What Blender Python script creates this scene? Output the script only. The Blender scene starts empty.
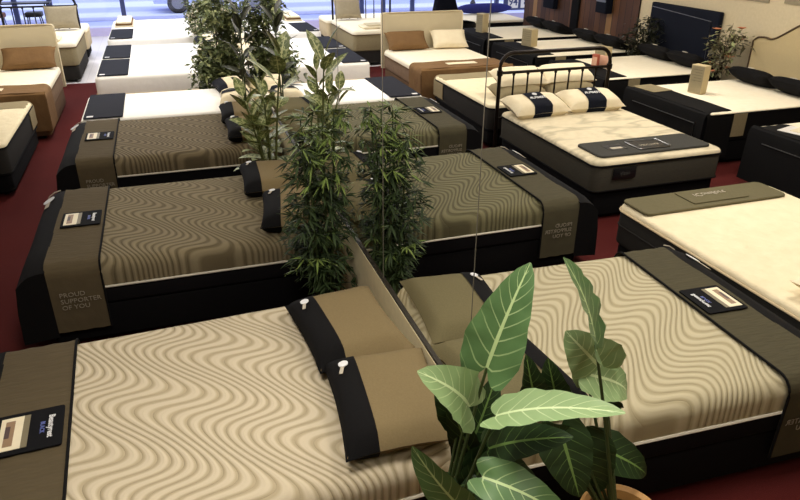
import bpy, bmesh, math, random
from mathutils import Vector, Matrix
PI = math.pi
SC = bpy.context.scene
COL = SC.collection
rnd = random.Random(7)

# ------------------------------------------------------------------ materials
def s2l(c):
    return tuple((v / 255 / 12.92) if v / 255 <= 0.04045 else ((v / 255 + 0.055) / 1.055) ** 2.4 for v in c) + (1.0,)

class NT:
    def __init__(self, name):
        self.m = bpy.data.materials.new(name); self.m.use_nodes = True
        self.t = self.m.node_tree; self.t.nodes.clear()
        self.out = self.n('ShaderNodeOutputMaterial')
        self.b = self.n('ShaderNodeBsdfPrincipled')
        self.l(self.b.outputs[0], self.out.inputs[0])
    def n(self, kind, **kw):
        nd = self.t.nodes.new(kind)
        for k, v in kw.items(): setattr(nd, k, v)
        return nd
    def l(self, a, b): self.t.links.new(a, b)
    def math(self, op, a, b=None, clamp=False):
        nd = self.n('ShaderNodeMath', operation=op, use_clamp=clamp)
        for i, v in enumerate((a, b)):
            if v is None: continue
            if isinstance(v, (int, float)): nd.inputs[i].default_value = v
            else: self.l(v, nd.inputs[i])
        return nd.outputs[0]
    def mix(self, fac, c1, c2):
        nd = self.n('ShaderNodeMix', data_type='RGBA')
        for i, v in ((0, fac), (6, c1), (7, c2)):
            if isinstance(v, (int, float)): nd.inputs[i].default_value = v
            elif isinstance(v, tuple): nd.inputs[i].default_value = v
            else: self.l(v, nd.inputs[i])
        return nd.outputs[2]
    def coord(self, which='Object'):
        return self.n('ShaderNodeTexCoord').outputs[which]
    def noise(self, scale, detail=3, vec=None, stretch=None):
        nd = self.n('ShaderNodeTexNoise'); nd.inputs['Scale'].default_value = scale; nd.inputs['Detail'].default_value = detail
        v = vec or self.coord()
        if stretch:
            mp = self.n('ShaderNodeMapping'); mp.inputs['Scale'].default_value = stretch; self.l(v, mp.inputs[0]); v = mp.outputs[0]
        self.l(v, nd.inputs['Vector'])
        return nd.outputs['Fac']
    def bump(self, h, strength=.3, dist=.01):
        nd = self.n('ShaderNodeBump'); nd.inputs['Strength'].default_value = strength; nd.inputs['Distance'].default_value = dist
        self.l(h, nd.inputs['Height']); self.l(nd.outputs[0], self.b.inputs['Normal'])
    def base(self, c):
        if isinstance(c, tuple): self.b.inputs['Base Color'].default_value = c
        else: self.l(c, self.b.inputs['Base Color'])
    def set(self, rough=.8, metal=0, spec=.3):
        self.b.inputs['Roughness'].default_value = rough; self.b.inputs['Metallic'].default_value = metal
        self.b.inputs['Specular IOR Level'].default_value = spec

M = {}
def fabric(name, c, c2=None, scale=60, rough=.9, bump=.25, spec=.15, stretch=None, dist=.004):
    t = NT(name); n = t.noise(scale, 4, stretch=stretch)
    c2 = c2 or tuple(int(v * .86) for v in c)
    t.base(t.mix(n, s2l(c2), s2l(c))); t.set(rough, 0, spec); t.bump(n, bump, dist); M[name] = t.m
def plain(name, c, rough=.5, metal=0, spec=.4):
    t = NT(name); n = t.noise(25, 2)
    t.base(t.mix(n, s2l(tuple(int(v * .93) for v in c)), s2l(c))); t.set(rough, metal, spec); M[name] = t.m

def wave(name, hi, lo, k=.06, strength=.75):
    """quilting of S-shaped channels that meander over the bed, bunching and fanning out"""
    t = NT(name)
    sx = t.n('ShaderNodeSeparateXYZ'); t.l(t.coord(), sx.inputs[0]); x, y = sx.outputs[0], sx.outputs[1]
    ph = t.math('ADD', t.math('MULTIPLY', y, 2 * PI / .56), t.math('MULTIPLY', x, 2 * PI / .80))
    ph2 = t.math('ADD', t.math('MULTIPLY', y, 2 * PI / 1.15), t.math('MULTIPLY', x, -2 * PI / 1.3))
    w = t.math('ADD', t.math('MULTIPLY', t.math('SINE', ph), .112), t.math('MULTIPLY', t.math('SINE', ph2), .03))
    q = t.math('DIVIDE', t.math('ADD', x, w), k)
    fr = t.math('FRACT', q)
    tri = t.math('SUBTRACT', 1.0, t.math('ABSOLUTE', t.math('SUBTRACT', t.math('MULTIPLY', fr, 2.0), 1.0)))   # 0..1..0
    prof = t.math('POWER', tri, .5)
    sm = t.math('MULTIPLY', t.math('SUBTRACT', tri, .25), 2.6, True)
    n = t.noise(260, 2)
    c = t.mix(sm, s2l(lo), s2l(hi))
    c = t.mix(t.math('MULTIPLY', n, .22), c, s2l(lo))
    t.base(c); t.set(.85, 0, .2)
    t.bump(t.math('ADD', prof, t.math('MULTIPLY', n, .08)), strength, .010)
    M[name] = t.m

wave('wave_cream', (202, 189, 163), (174, 160, 131))
wave('wave_olive', (130, 118, 92), (100, 89, 66))
wave('wave_dark_olive', (118, 105, 80), (86, 75, 55))
wave('wave_cream_mirror_tint', (188, 178, 148), (164, 153, 122))  # mirror tint put into the colour, for reflected copies
wave('wave_olive_mirror_tint', (114, 109, 80), (86, 81, 58))
fabric('cover_taupe', (92, 81, 60), (78, 68, 50), 9, bump=.35, stretch=(1, 6, 1), dist=.02)
fabric('cover_taupe_mirror_tint', (80, 75, 56), (68, 63, 47), 9, bump=.35, stretch=(1, 6, 1), dist=.02)
fabric('black_cloth', (17, 16, 16), (11, 10, 11), 80)
fabric('black_base', (11, 9, 10), (6, 6, 7), 30)
fabric('black_border', (17, 15, 17), (9, 8, 10), 40, stretch=(2, 2, 12))
fabric('piping_white', (225, 218, 200), None, 50)
fabric('pillow_taupe', (128, 112, 80), (112, 97, 68), 120, bump=.15)
fabric('pillow_taupe_mirror_tint', (112, 104, 74), (96, 88, 62), 120, bump=.15)
fabric('cream_top', (247, 238, 215), (236, 224, 196), 14, bump=.25, dist=.02)
fabric('white_top', (252, 249, 243), (246, 242, 234), 14, bump=.2, dist=.02)
fabric('cream_side', (214, 196, 160), (196, 176, 140), 10, bump=.3)
fabric('cream_pillow', (240, 228, 198), (222, 206, 172), 9, bump=.35, dist=.02)
fabric('tufted_cream', (236, 224, 192), (218, 203, 168), 9, bump=.6, dist=.03)
fabric('charcoal_cloth', (35, 36, 44), (26, 27, 34), 90)
fabric('navy_cloth', (20, 24, 36), (14, 17, 27), 70)
fabric('blue_cloth', (52, 56, 128), (36, 40, 98), 30)
fabric('brown_throw', (128, 98, 64), (104, 78, 50), 8, bump=.4, dist=.03)
fabric('brown_side', (136, 112, 90), (110, 90, 70), 12, bump=.5, dist=.02)
fabric('brown_band', (104, 80, 58), (84, 64, 46), 12)
fabric('headboard_cream', (202, 189, 158), (190, 177, 146), 6, bump=.2)
fabric('grey_side', (72, 68, 58), (56, 53, 46), 30, stretch=(1, 1, 6))
fabric('dark_grey_side', (50, 47, 43), (35, 34, 33), 30, stretch=(1, 1, 6))
fabric('greige_cloth', (150, 137, 106), (134, 121, 92), 40)
fabric('greige_dark', (104, 97, 72), (92, 86, 62), 40)
fabric('grey_pad', (72, 71, 66), (60, 59, 56), 60)
fabric('grey_cushion', (170, 158, 132), (150, 138, 114), 25)
fabric('linen_headboard', (190, 172, 132), (180, 162, 122), 60)
plain('headboard_edge', (80, 62, 40), .6)
plain('metal_dark', (40, 33, 27), .38, .75)
plain('metal_black', (18, 18, 22), .4, .3)
plain('steel', (150, 150, 150), .3, .9)
plain('seam_grey', (120, 116, 104), .4, .2)
plain('channel_dark', (46, 40, 30), .45, .4)
plain('plastic_black', (20, 20, 22), .35)
plain('card_cream', (236, 224, 192), .5)
plain('card_olive', (124, 114, 88), .5)
plain('card_photo', (150, 122, 92), .5)
plain('card_photo_dark', (84, 66, 62), .5)
plain('logo_white', (226, 226, 226), .5)
plain('logo_blue', (92, 104, 170), .5)
plain('lettering_pale', (186, 176, 156), .6)
plain('lettering_dim', (150, 141, 122), .7)
plain('sign_box', (196, 178, 136), .55)
plain('sign_face', (150, 138, 108), .55)
plain('sign_red', (168, 84, 62), .5)
plain('sign_pink', (226, 176, 146), .5)
plain('card_black', (19, 19, 21), .85, 0, .1)
plain('white_tag', (235, 232, 226), .4)
plain('wall_cream', (208, 193, 160), .85, 0, .2)
plain('divider_cream', (238, 224, 184), .6, 0, .3)
plain('poster_grey', (140, 130, 104), .6)
plain('window_blue', (58, 66, 110), .5)
plain('pot_tan', (206, 158, 96), .45)
plain('pot_black', (26, 23, 21), .5)
plain('soil', (40, 30, 22), .95)
plain('stem_green', (58, 72, 36), .5)
plain('stem_brown', (66, 52, 36), .7)
plain('stem_olive', (92, 98, 52), .5)
plain('flower_peach', (190, 120, 84), .6)
plain('rubber', (18, 18, 22), .6)
plain('car_blue', (196, 206, 240), .25, 0, .6)
plain('leather_brown', (112, 72, 54), .5)
plain('denim', (84, 100, 156), .8)
plain('kerb_white', (236, 238, 250), .8)
plain('sill_lavender', (196, 188, 226), .7)
plain('ceiling_white', (226, 220, 206), .9)

def floor_mats():
    t = NT('carpet_red'); n = t.noise(220, 3); n2 = t.noise(1.3, 2)
    c = t.mix(n, s2l((68, 24, 22)), s2l((100, 38, 35))); t.base(t.mix(t.math('MULTIPLY', n2, .5), c, s2l((56, 19, 19))))
    t.set(.95, 0, .1); t.bump(n, .4, .006); M['carpet_red'] = t.m
    t = NT('tile_white'); br = t.n('ShaderNodeTexBrick'); t.l(t.coord(), br.inputs['Vector']); br.inputs['Scale'].default_value = 1.6
    br.inputs['Color1'].default_value = s2l((230, 224, 220)); br.inputs['Color2'].default_value = s2l((224, 220, 218)); br.inputs['Mortar'].default_value = s2l((206, 200, 198))
    br.inputs['Mortar Size'].default_value = .006; br.offset = 0; br.inputs['Brick Width'].default_value = 1; br.inputs['Row Height'].default_value = 1
    t.base(br.outputs[0]); t.set(.35, 0, .4); M['tile_white'] = t.m
    t = NT('pavement'); sp = t.n('ShaderNodeSeparateXYZ'); t.l(t.coord(), sp.inputs[0])
    wv = t.math('SINE', t.math('MULTIPLY', sp.outputs[1], 1.9)); n = t.noise(3, 3)
    c = t.mix(t.math('MULTIPLY', t.math('ADD', wv, .6), 1.1, True), s2l((186, 194, 236)), s2l((238, 242, 252)))
    t.base(t.mix(t.math('MULTIPLY', n, .3), c, s2l((200, 206, 238)))); t.set(.8, 0, .2); M['pavement'] = t.m
    t = NT('wood_planks'); sp = t.n('ShaderNodeSeparateXYZ'); t.l(t.coord(), sp.inputs[0])
    yv = t.math('DIVIDE', sp.outputs[1], .19); cell = t.math('FLOOR', yv); fr = t.math('FRACT', yv)
    wn = t.n('ShaderNodeTexWhiteNoise', noise_dimensions='1D'); t.l(cell, wn.inputs['W'])
    n = t.noise(7, 5, stretch=(1, 7, .5))
    c = t.mix(wn.outputs['Value'], s2l((70, 42, 28)), s2l((128, 86, 54)))
    c = t.mix(t.math('MULTIPLY', n, .75), c, s2l((44, 26, 18)))
    pale = t.math('GREATER_THAN', wn.outputs['Value'], .86); c = t.mix(t.math('MULTIPLY', pale, .6), c, s2l((168, 128, 78)))
    gap = t.math('LESS_THAN', fr, .07); t.base(t.mix(gap, c, s2l((16, 10, 8)))); t.set(.6, 0, .3)
    t.bump(t.math('SUBTRACT', n, gap), .4, .01); M['wood_planks'] = t.m
    t = NT('glass_pane'); t.t.nodes.remove(t.b)
    tr = t.n('ShaderNodeBsdfTransparent'); gl = t.n('ShaderNodeBsdfGlossy'); gl.inputs['Roughness'].default_value = .03
    tr.inputs[0].default_value = (.94, .95, 1, 1)
    mx = t.n('ShaderNodeMixShader'); mx.inputs[0].default_value = .05
    t.l(tr.outputs[0], mx.inputs[1]); t.l(gl.outputs[0], mx.inputs[2]); t.l(mx.outputs[0], t.out.inputs[0]); M['glass_pane'] = t.m
    t = NT('marble_top'); n = t.noise(1.7, 3, stretch=(1.7, .7, 1)); n2 = t.noise(14, 3)
    s = t.math('MULTIPLY', t.math('SUBTRACT', .06, t.math('ABSOLUTE', t.math('SUBTRACT', n, .5))), 10, True)
    t.base(t.mix(t.math('MULTIPLY', s, .85), t.mix(n2, s2l((212, 198, 166)), s2l((232, 220, 190))), s2l((150, 142, 116))))
    t.set(.85, 0, .2); t.bump(n2, .4, .02); M['marble_top'] = t.m
floor_mats()

def leaf_mat(name, dark, light, vein, nv=7, veinw=.10, spots=0., rough=.42, backlit=.25):
    t = NT(name); uv = t.n('ShaderNodeUVMap'); sp = t.n('ShaderNodeSeparateXYZ'); t.l(uv.outputs[0], sp.inputs[0])
    u, v = sp.outputs[0], sp.outputs[1]
    a = t.math('ABSOLUTE', t.math('SUBTRACT', t.math('MULTIPLY', u, 2), 1))            # 0 midrib .. 1 edge
    n = t.noise(9, 3)
    c = t.mix(n, s2l(dark), s2l(light))
    mid = t.math('LESS_THAN', a, .06)
    q = t.math('FRACT', t.math('MULTIPLY', t.math('SUBTRACT', v, t.math('MULTIPLY', a, .22)), nv))
    side = t.math('LESS_THAN', q, veinw)
    side = t.math('MULTIPLY', side, t.math('SUBTRACT', 1.0, t.math('MULTIPLY', a, .8)))
    if spots:
        n3 = t.noise(38, 2); sm = t.math('MULTIPLY', t.math('SUBTRACT', n3, .48), 9, True)
        c = t.mix(t.math('MULTIPLY', t.math('MULTIPLY', sm, t.math('SUBTRACT', 1.0, t.math('MULTIPLY', a, .6))), spots), c, s2l(vein))
    c = t.mix(t.math('MAXIMUM', mid, t.math('MULTIPLY', side, .75)), c, s2l(vein))
    t.base(c); t.set(rough, 0, .28)
    t.b.inputs['Subsurface Weight'].default_value = 0
    t.bump(t.math('MULTIPLY', q, t.math('SUBTRACT', 1.0, a)), .35, .006)
    M[name] = t.m
leaf_mat('leaf_philo', (70, 100, 60), (104, 138, 86), (186, 208, 148), 8)
leaf_mat('leaf_philo_pale', (122, 150, 100), (154, 178, 126), (206, 222, 172), 8)
leaf_mat('leaf_philo_dark', (30, 46, 24), (46, 68, 36), (112, 142, 76), 8, .07)
leaf_mat('leaf_bamboo', (26, 36, 18), (50, 66, 32), (70, 92, 44), 1, .0, 0, .65)
leaf_mat('leaf_bamboo_tip', (72, 92, 44), (120, 138, 72), (150, 168, 84), 1, .0)
leaf_mat('leaf_dief', (74, 88, 44), (108, 120, 66), (196, 198, 140), 6, .05, .85)
leaf_mat('leaf_rubber', (30, 32, 22), (48, 52, 34), (96, 100, 62), 6, .05)
leaf_mat('leaf_ficus', (54, 64, 38), (98, 106, 68), (92, 108, 60), 1, .0, 0, .6)
leaf_mat('leaf_ficus_pale', (120, 130, 84), (160, 164, 120), (160, 164, 110), 1, .0)
leaf_mat('leaf_grey', (70, 66, 46), (110, 104, 78), (140, 132, 100), 3, .05)
leaf_mat('leaf_dark', (22, 24, 16), (40, 42, 26), (52, 54, 34), 1, .0)

# ------------------------------------------------------------------ objects
def mesh_obj(name, bm, mat, parent=None, smooth=True, label=None):
    me = bpy.data.meshes.new(name); bmesh.ops.recalc_face_normals(bm, faces=bm.faces)
    bm.to_mesh(me); bm.free()
    for m in (mat if isinstance(mat, (list, tuple)) else [mat]): me.materials.append(M[m])
    if smooth:
        for p in me.polygons: p.use_smooth = True
        try: me.set_sharp_from_angle(angle=math.radians(42))
        except Exception: pass
    o = bpy.data.objects.new(name, me); COL.objects.link(o)
    if parent: o.parent = parent
    if label: o['label'] = label
    return o
def tag(o, label=None, cat=None, group=None, kind=None):
    if label: o['label'] = label
    if cat: o['category'] = cat
    if group: o['group'] = group
    if kind: o['kind'] = kind
    return o
def thing(name, label, cat, loc=(0, 0, 0), rz=0, group=None, rx=0, ry=0):
    o = bpy.data.objects.new(name, None); COL.objects.link(o); o.empty_display_size = .1
    o.location = loc; o.rotation_euler = (rx, ry, rz)
    return tag(o, label, cat, group)
def struct(name, bm, mat, parent=None, smooth=False):
    o = mesh_obj(name, bm, mat, parent, smooth)
    if not parent: o['kind'] = 'structure'
    return o
def children(o): return [c for c in bpy.data.objects if c.parent == o]
def copy_tree(o, parent=None):
    c = o.copy(); COL.objects.link(c)
    if parent: c.parent = parent
    for ch in children(o): copy_tree(ch, c)
    return c
def flip(o):
    """to the other side of the divider plane x=0, left and right exchanged, as a built reflection"""
    l = o.location; o.location = (-l.x, l.y, l.z)
    e = o.rotation_euler; o.rotation_euler = (e.x, -e.y, -e.z)
    o.scale.x *= -1
    return o
SWAP = {'wave_cream': 'wave_cream_mirror_tint', 'wave_olive': 'wave_olive_mirror_tint', 'wave_dark_olive': 'wave_olive_mirror_tint', 'cover_taupe': 'cover_taupe_mirror_tint', 'pillow_taupe': 'pillow_taupe_mirror_tint'}  # reflected copies take cloth colours with the mirror glass tint painted in
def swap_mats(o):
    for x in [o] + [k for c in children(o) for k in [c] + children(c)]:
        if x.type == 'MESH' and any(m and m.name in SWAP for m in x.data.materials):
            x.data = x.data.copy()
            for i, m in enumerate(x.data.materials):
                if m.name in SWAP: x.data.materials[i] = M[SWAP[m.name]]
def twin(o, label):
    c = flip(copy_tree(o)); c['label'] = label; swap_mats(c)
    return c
def both(o, label):
    """label holds {S}; the second copy is the mirror reflection built as geometry"""
    o['label'] = label.replace('{S}', 'left of the divider')
    return o, twin(o, label.replace('{S}', 'reflected in the mirror'))

# ------------------------------------------------------------------ shape helpers
def NB(): return bmesh.new()
def rrect(x0, x1, y0, y1, r, n=5):
    r = max(min(r, (x1 - x0) / 2 - 1e-4, (y1 - y0) / 2 - 1e-4), 1e-4); pts = []
    for cx, cy, a0 in ((x1 - r, y1 - r, 0), (x0 + r, y1 - r, PI / 2), (x0 + r, y0 + r, PI), (x1 - r, y0 + r, 1.5 * PI)):
        for i in range(n + 1):
            a = a0 + PI / 2 * i / n; pts.append((cx + r * math.cos(a), cy + r * math.sin(a)))
    return pts
def rings(bm, rs, cap=True, mat=0, closed=True):
    vs = [[bm.verts.new(p) for p in r] for r in rs]
    n = len(vs[0])
    for a, b in zip(vs, vs[1:]):
        for i in range(n if closed else n - 1):
            j = (i + 1) % n
            f = bm.faces.new((a[i], a[j], b[j], b[i])); f.material_index = mat
    if cap:
        bm.faces.new(list(reversed(vs[0]))).material_index = mat; bm.faces.new(vs[-1]).material_index = mat
    return vs
def slab(bm, x0, x1, y0, y1, z0, z1, rc=.08, rt=.05, rb=.015, n=4, crown=0., mat=0):
    rs = []
    def ring(ins, z): rs.append([(px, py, z) for px, py in rrect(x0 + ins, x1 - ins, y0 + ins, y1 - ins, max(rc - ins, .004))])
    for i in range(n + 1):
        a = PI / 2 * i / n; ring(rb * (1 - math.sin(a)), z0 + rb * (1 - math.cos(a)))
    for i in range(n + 1):
        a = PI / 2 * i / n; ring(rt * (1 - math.cos(a)), z1 - rt + rt * math.sin(a))
    ring(rt * 1.5, z1 + crown * .4); ring(rt * 3, z1 + crown)
    rings(bm, rs, mat=mat)
def box(bm, x0, x1, y0, y1, z0, z1, bev=.0, mat=0):
    if bev: return slab(bm, x0, x1, y0, y1, z0, z1, bev, bev, bev, 2, mat=mat)
    v = [bm.verts.new((x, y, z)) for z in (z0, z1) for x, y in ((x0, y0), (x1, y0), (x1, y1), (x0, y1))]
    for f in ((3, 2, 1, 0), (4, 5, 6, 7), (0, 1, 5, 4), (1, 2, 6, 5), (2, 3, 7, 6), (3, 0, 4, 7)):
        bm.faces.new([v[i] for i in f]).material_index = mat
def tube(bm, pts, r, n=8, r2=None, closed=False, mat=0):
    pts = [Vector(p) for p in pts]; rs = []; up = Vector((0, 0, 1))
    m = len(pts)
    for i, p in enumerate(pts):
        if closed: d = pts[(i + 1) % m] - pts[i - 1]
        else: d = pts[min(i + 1, m - 1)] - pts[max(i - 1, 0)]
        d.normalize()
        a = d.cross(up)
        if a.length < .05: a = d.cross(Vector((0, 1, 0)))
        a.normalize(); b = a.cross(d)
        rr = r if r2 is None else r + (r2 - r) * i / (m - 1)
        rs.append([p + rr * (a * math.cos(2 * PI * k / n) + b * math.sin(2 * PI * k / n)) for k in range(n)])
    if closed: rs.append(rs[0]); rings(bm, rs, cap=False, mat=mat); bmesh.ops.remove_doubles(bm, verts=bm.verts, dist=1e-6)
    else: rings(bm, rs, mat=mat)
def lathe(bm, prof, c=(0, 0, 0), n=24, mat=0):
    rings(bm, [[(c[0] + r * math.cos(2 * PI * k / n), c[1] + r * math.sin(2 * PI * k / n), c[2] + z) for k in range(n)] for r, z in prof], mat=mat)
def sheet(bm, grid, thick=0., mat=0):
    """grid of points; thickness is added below along the normals"""
    vs = [[bm.verts.new(p) for p in row] for row in grid]
    fs = []
    for a, b in zip(vs, vs[1:]):
        for i in range(len(a) - 1):
            f = bm.faces.new((a[i], a[i + 1], b[i + 1], b[i])); f.material_index = mat; fs.append(f)
    if thick: 
        bm.normal_update()
        bmesh.ops.solidify(bm, geom=fs, thickness=thick)
def text(name, body, size, loc, rot, mat, parent, align='CENTER', bold=False, label=None, space=1.0):
    """lettering turned into a mesh of its own"""
    cu = bpy.data.curves.new(name, 'FONT'); cu.body = body; cu.size = size; cu.align_x = align; cu.align_y = 'CENTER'; cu.extrude = .0008
    cu.space_line = space; cu.resolution_u = 2
    if bold: cu.offset = size * .02
    f = bpy.data.objects.new(name, cu); COL.objects.link(f); bpy.context.view_layer.update()
    me = bpy.data.meshes.new_from_object(f.evaluated_get(bpy.context.evaluated_depsgraph_get()))
    bpy.data.objects.remove(f); me.materials.clear(); me.materials.append(M[mat])
    o = bpy.data.objects.new(name, me); COL.objects.link(o); o.location = loc; o.rotation_euler = rot; o.parent = parent
    if label: o['label'] = label
    return o

# ------------------------------------------------------------------ bedding (local frame: head at x=0, foot at x=-L, y across, z from the floor)
def bed_frame_pt(fr, p):
    x, y, rz = fr; c, s = math.cos(rz), math.sin(rz)
    return (x + p[0] * c - p[1] * s, y + p[0] * s + p[1] * c, p[2])

def make_base(fr, L, W, z1, label, mat='black_base', x0=-.04, legs=True, group=None):
    t = thing('bed_base', label, 'bed base', (fr[0], fr[1], 0), fr[2], group)
    bm = NB(); slab(bm, -L + .02, x0 - .02, -W / 2 + .015, W / 2 - .015, .05, z1, .06, .02, .015, 3); mesh_obj('box_spring', bm, mat, t)
    if legs:
        for sx in (-L + .14, x0 - .14):
            for sy in (-W / 2 + .12, W / 2 - .12):
                bm = NB(); lathe(bm, [(.022, 0), (.03, .02), (.034, .07)], (sx, sy, 0), 12); mesh_obj('leg', bm, 'plastic_black', t)
    return t

def make_mattress(fr, L, W, z0, zp, z1, top, side, label, pipe='piping_white', x0=-.04, rt=.085, crown=.008, group=None, tape=False):
    t = thing('mattress', label, 'mattress', (fr[0], fr[1], 0), fr[2], group)
    bm = NB(); slab(bm, -L, x0, -W / 2, W / 2, z0, zp + .01, .09, .012, .025, 3); mesh_obj('side_border', bm, side, t)
    bm = NB(); slab(bm, -L - .004, x0 + .002, -W / 2 - .004, W / 2 + .004, zp, z1, .1, min(rt, (z1 - zp) * .8), .012, 5, crown); mesh_obj('quilted_top', bm, top, t)
    bm = NB(); tube(bm, [(x, y, zp) for x, y in rrect(-L - .008, x0 + .004, -W / 2 - .008, W / 2 + .008, .1, 6)], .0085, 6, closed=True)
    mesh_obj('piping', bm, pipe, t)
    if tape:
        bm = NB(); tube(bm, [(x, y, z0 + .02) for x, y in rrect(-L - .004, x0 + .004, -W / 2 - .004, W / 2 + .004, .09, 6)], .007, 6, closed=True)
        mesh_obj('piping', bm, pipe, t)
    return t

def saddle_profile(W, z1, zb, off=.012, r=.09):
    h = W / 2 + off; zt = z1 + off
    pts = [(-h, zb + (zt - r - zb) * i / 5) for i in range(5)]
    pts += [(-h + r - r * math.cos(PI / 2 * i / 5), zt - r + r * math.sin(PI / 2 * i / 5)) for i in range(6)]
    m = 9
    pts += [(-h + r + (2 * h - 2 * r) * i / m, zt) for i in range(1, m)]
    pts += [(h - r + r * math.sin(PI / 2 * i / 5), zt - r + r * math.cos(PI / 2 * i / 5)) for i in range(6)]
    pts += [(h, zt - r - (zt - r - zb) * (i + 1) / 5) for i in range(5)]
    return pts
def saddle(bm, W, z1, zb, xa, xb, n=5, off=.012, wr=.003, seed=1, thick=.008):
    rr = random.Random(seed); pr = saddle_profile(W, z1, zb, off)
    grid = []
    for i in range(n + 1):
        x = xa + (xb - xa) * i / n
        grid.append([(x, y, z + wr * math.sin(9 * y + 3 * i + seed)) for y, z in pr])
    sheet(bm, grid, thick)

def emblem(parent, loc, rz=0, s=1., tilt=0):
    bm = NB()
    rings(bm, [[(.03 * s * math.cos(2 * PI * k / 16), .03 * s * math.sin(2 * PI * k / 16), z) for k in range(16)] for z in (0, .004)])
    box(bm, -.011 * s, .011 * s, -.095 * s, -.03 * s, 0, .003, mat=1)
    ob = mesh_obj('emblem', bm, ['logo_white', 'lettering_pale'], parent, False, 'small white badge with a short pale tab under it')
    ob.location = loc; ob.rotation_euler = (0, tilt, rz)
    return ob

def make_foot_cover(fr, W, z1, label, group=None, seed=1, textsize=.047, xi=-1.648):
    t = thing('foot_cover', label, 'foot cover', (fr[0], fr[1], 0), fr[2], group)
    xo = -1.985
    bm = NB(); saddle(bm, W, z1, .15, xi, xo, 6, .021, .003, seed); mesh_obj('taupe_band', bm, 'cover_taupe', t)
    # dark edge stitched along the inner side of the band
    bm = NB(); tube(bm, [(xi, y, z) for y, z in saddle_profile(W, z1, .15, .023)], .007, 6); mesh_obj('edge_binding', bm, 'black_cloth', t)
    # black panel that slopes over the foot
    path = [(-1.98, z1 + .02), (-2.03, z1 + .016), (-2.08, z1 + .002), (-2.125, z1 - .028), (-2.165, z1 - .1), (-2.19, .33), (-2.2, .1)]
    bm = NB(); h = W / 2 + .021; grid = []
    for x, z in path:
        k = (z1 - z) / z1
        grid.append([(x + .012 * math.sin(8 * y + seed) * k, y, z - (.03 * max(0, abs(y) / h - .9) / .1 if z > z1 - .03 else 0)) for y in [-h + 2 * h * j / 10 for j in range(11)]])
    sheet(bm, grid, .007)
    for s in (-1, 1):
        pv = [bm.verts.new((x, s * (h + .001), z - (.03 if z > z1 - .03 else 0))) for x, z in path] + [bm.verts.new((-1.98, s * (h + .001), .12))]
        bm.faces.new(pv)
    mesh_obj('foot_panel', bm, 'black_cloth', t)
    bm = NB(); tube(bm, [(x - .006, h + .002, z - .02) for x, z in path[1:]], .005, 6); mesh_obj('edge_piping', bm, 'lettering_pale', t)
    e = emblem(t, (-2.098, .55, z1 - .002), 0, 1.7, -.5)
    # product card sleeve on the top
    zt = z1 + .026
    bm = NB(); slab(bm, -1.945, -1.672, -.14, .14, zt, zt + .008, .012, .003, .002, 2); card = mesh_obj('card_sleeve', bm, 'card_black', t)
    bm = NB(); box(bm, -1.925, -1.835, -.11, .11, zt + .008, zt + .0105); mesh_obj('card', bm, 'card_cream', card, False)
    bm = NB(); box(bm, -1.835, -1.81, -.11, .11, zt + .008, zt + .0102); mesh_obj('card_strip', bm, 'card_olive', card, False)
    bm = NB(); box(bm, -1.905, -1.868, -.085, .085, zt + .0105, zt + .0114); box(bm, -1.905, -1.885, -.03, .05, zt + .0114, zt + .012, mat=1); mesh_obj('card_picture', bm, ['card_photo', 'card_photo_dark'], card, False)
    text('card_logo', 'Beautyrest', .036, (-1.722, 0, zt + .0095), (0, 0, -PI / 2), 'logo_white', card, bold=True)
    text('card_caption', 'BLACK', .026, (-1.757, 0, zt + .0095), (0, 0, -PI / 2), 'logo_blue', card, bold=True)
    h2 = W / 2 + .031
    text('lettering', 'PROUD\nSUPPORTER\nOF YOU', textsize, (-1.925, -h2, .385), (PI / 2, 0, 0), 'lettering_dim', t, 'LEFT', label='pale printed lettering')
    return t

def pil_pt(u, v, a, b, th, s, puff=.42, pin=.07):
    x = a * u * (1 - pin * (1 - v * v) * abs(u)); y = b * v * (1 - pin * (1 - u * u) * abs(v))
    e = max(0., (1 - u ** 4)) ** puff * max(0., (1 - v ** 4)) ** puff
    return (x, y, s * th * e)
def pil_mesh(bm, a, b, th, u0=-1, u1=1, v0=-1, v1=1, n=14, grow=0., seed=0):
    for s in (1, -1):
        grid = []
        for i in range(n + 1):
            u = u0 + (u1 - u0) * i / n
            row = []
            for j in range(n + 1):
                v = v0 + (v1 - v0) * j / n
                p = pil_pt(u, v, a, b, th, s)
                k = math.sin(5 * u + 3 * v + seed) * .03 * th + grow
                row.append((p[0] * (1 + grow * .8), p[1] * (1 + grow * .8), p[2] + s * k * (1 if abs(p[2]) > .3 * th else .2)))
            grid.append(row)
        sheet(bm, grid if s > 0 else [list(reversed(r)) for r in grid])
    bmesh.ops.remove_doubles(bm, verts=bm.verts, dist=.0008)
def make_pillow(name, label, cat, loc, rz, a, b, th, mat, bands=(), group=None, rx=0, ry=0, emb=None, logo=None, seed=0, piping=None):
    """loc is the middle of the pillow; bands: (axis, lo, hi, material)"""
    t = thing(name, label, cat, loc, rz, group, rx, ry)
    bm = NB(); pil_mesh(bm, a, b, th, seed=seed); body = mesh_obj('pillow_body', bm, mat, t)
    for ax, lo, hi, bmt in bands:
        bm = NB(); kw = dict(u0=lo, u1=hi) if ax == 'u' else dict(v0=lo, v1=hi)
        pil_mesh(bm, a, b, th, grow=.006, seed=seed, **kw); mesh_obj('band', bm, bmt, t)
    if emb:
        u, v, s, r = emb; p = pil_pt(u, v, a, b, th, 1)
        p2 = pil_pt(u + .05, v, a, b, th, 1)
        emblem(t, (p[0], p[1], p[2] + .012), r, s, -math.atan2(p2[2] - p[2], p2[0] - p[0]))
    if logo:
        body_, size, u, v, r, tx = logo; p = pil_pt(u, v, a, b, th, 1)
        text('lettering', body_, size, (p[0], p[1], p[2] + .016), (tx, 0, r), 'logo_white', t, bold=True)
    return t

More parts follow.
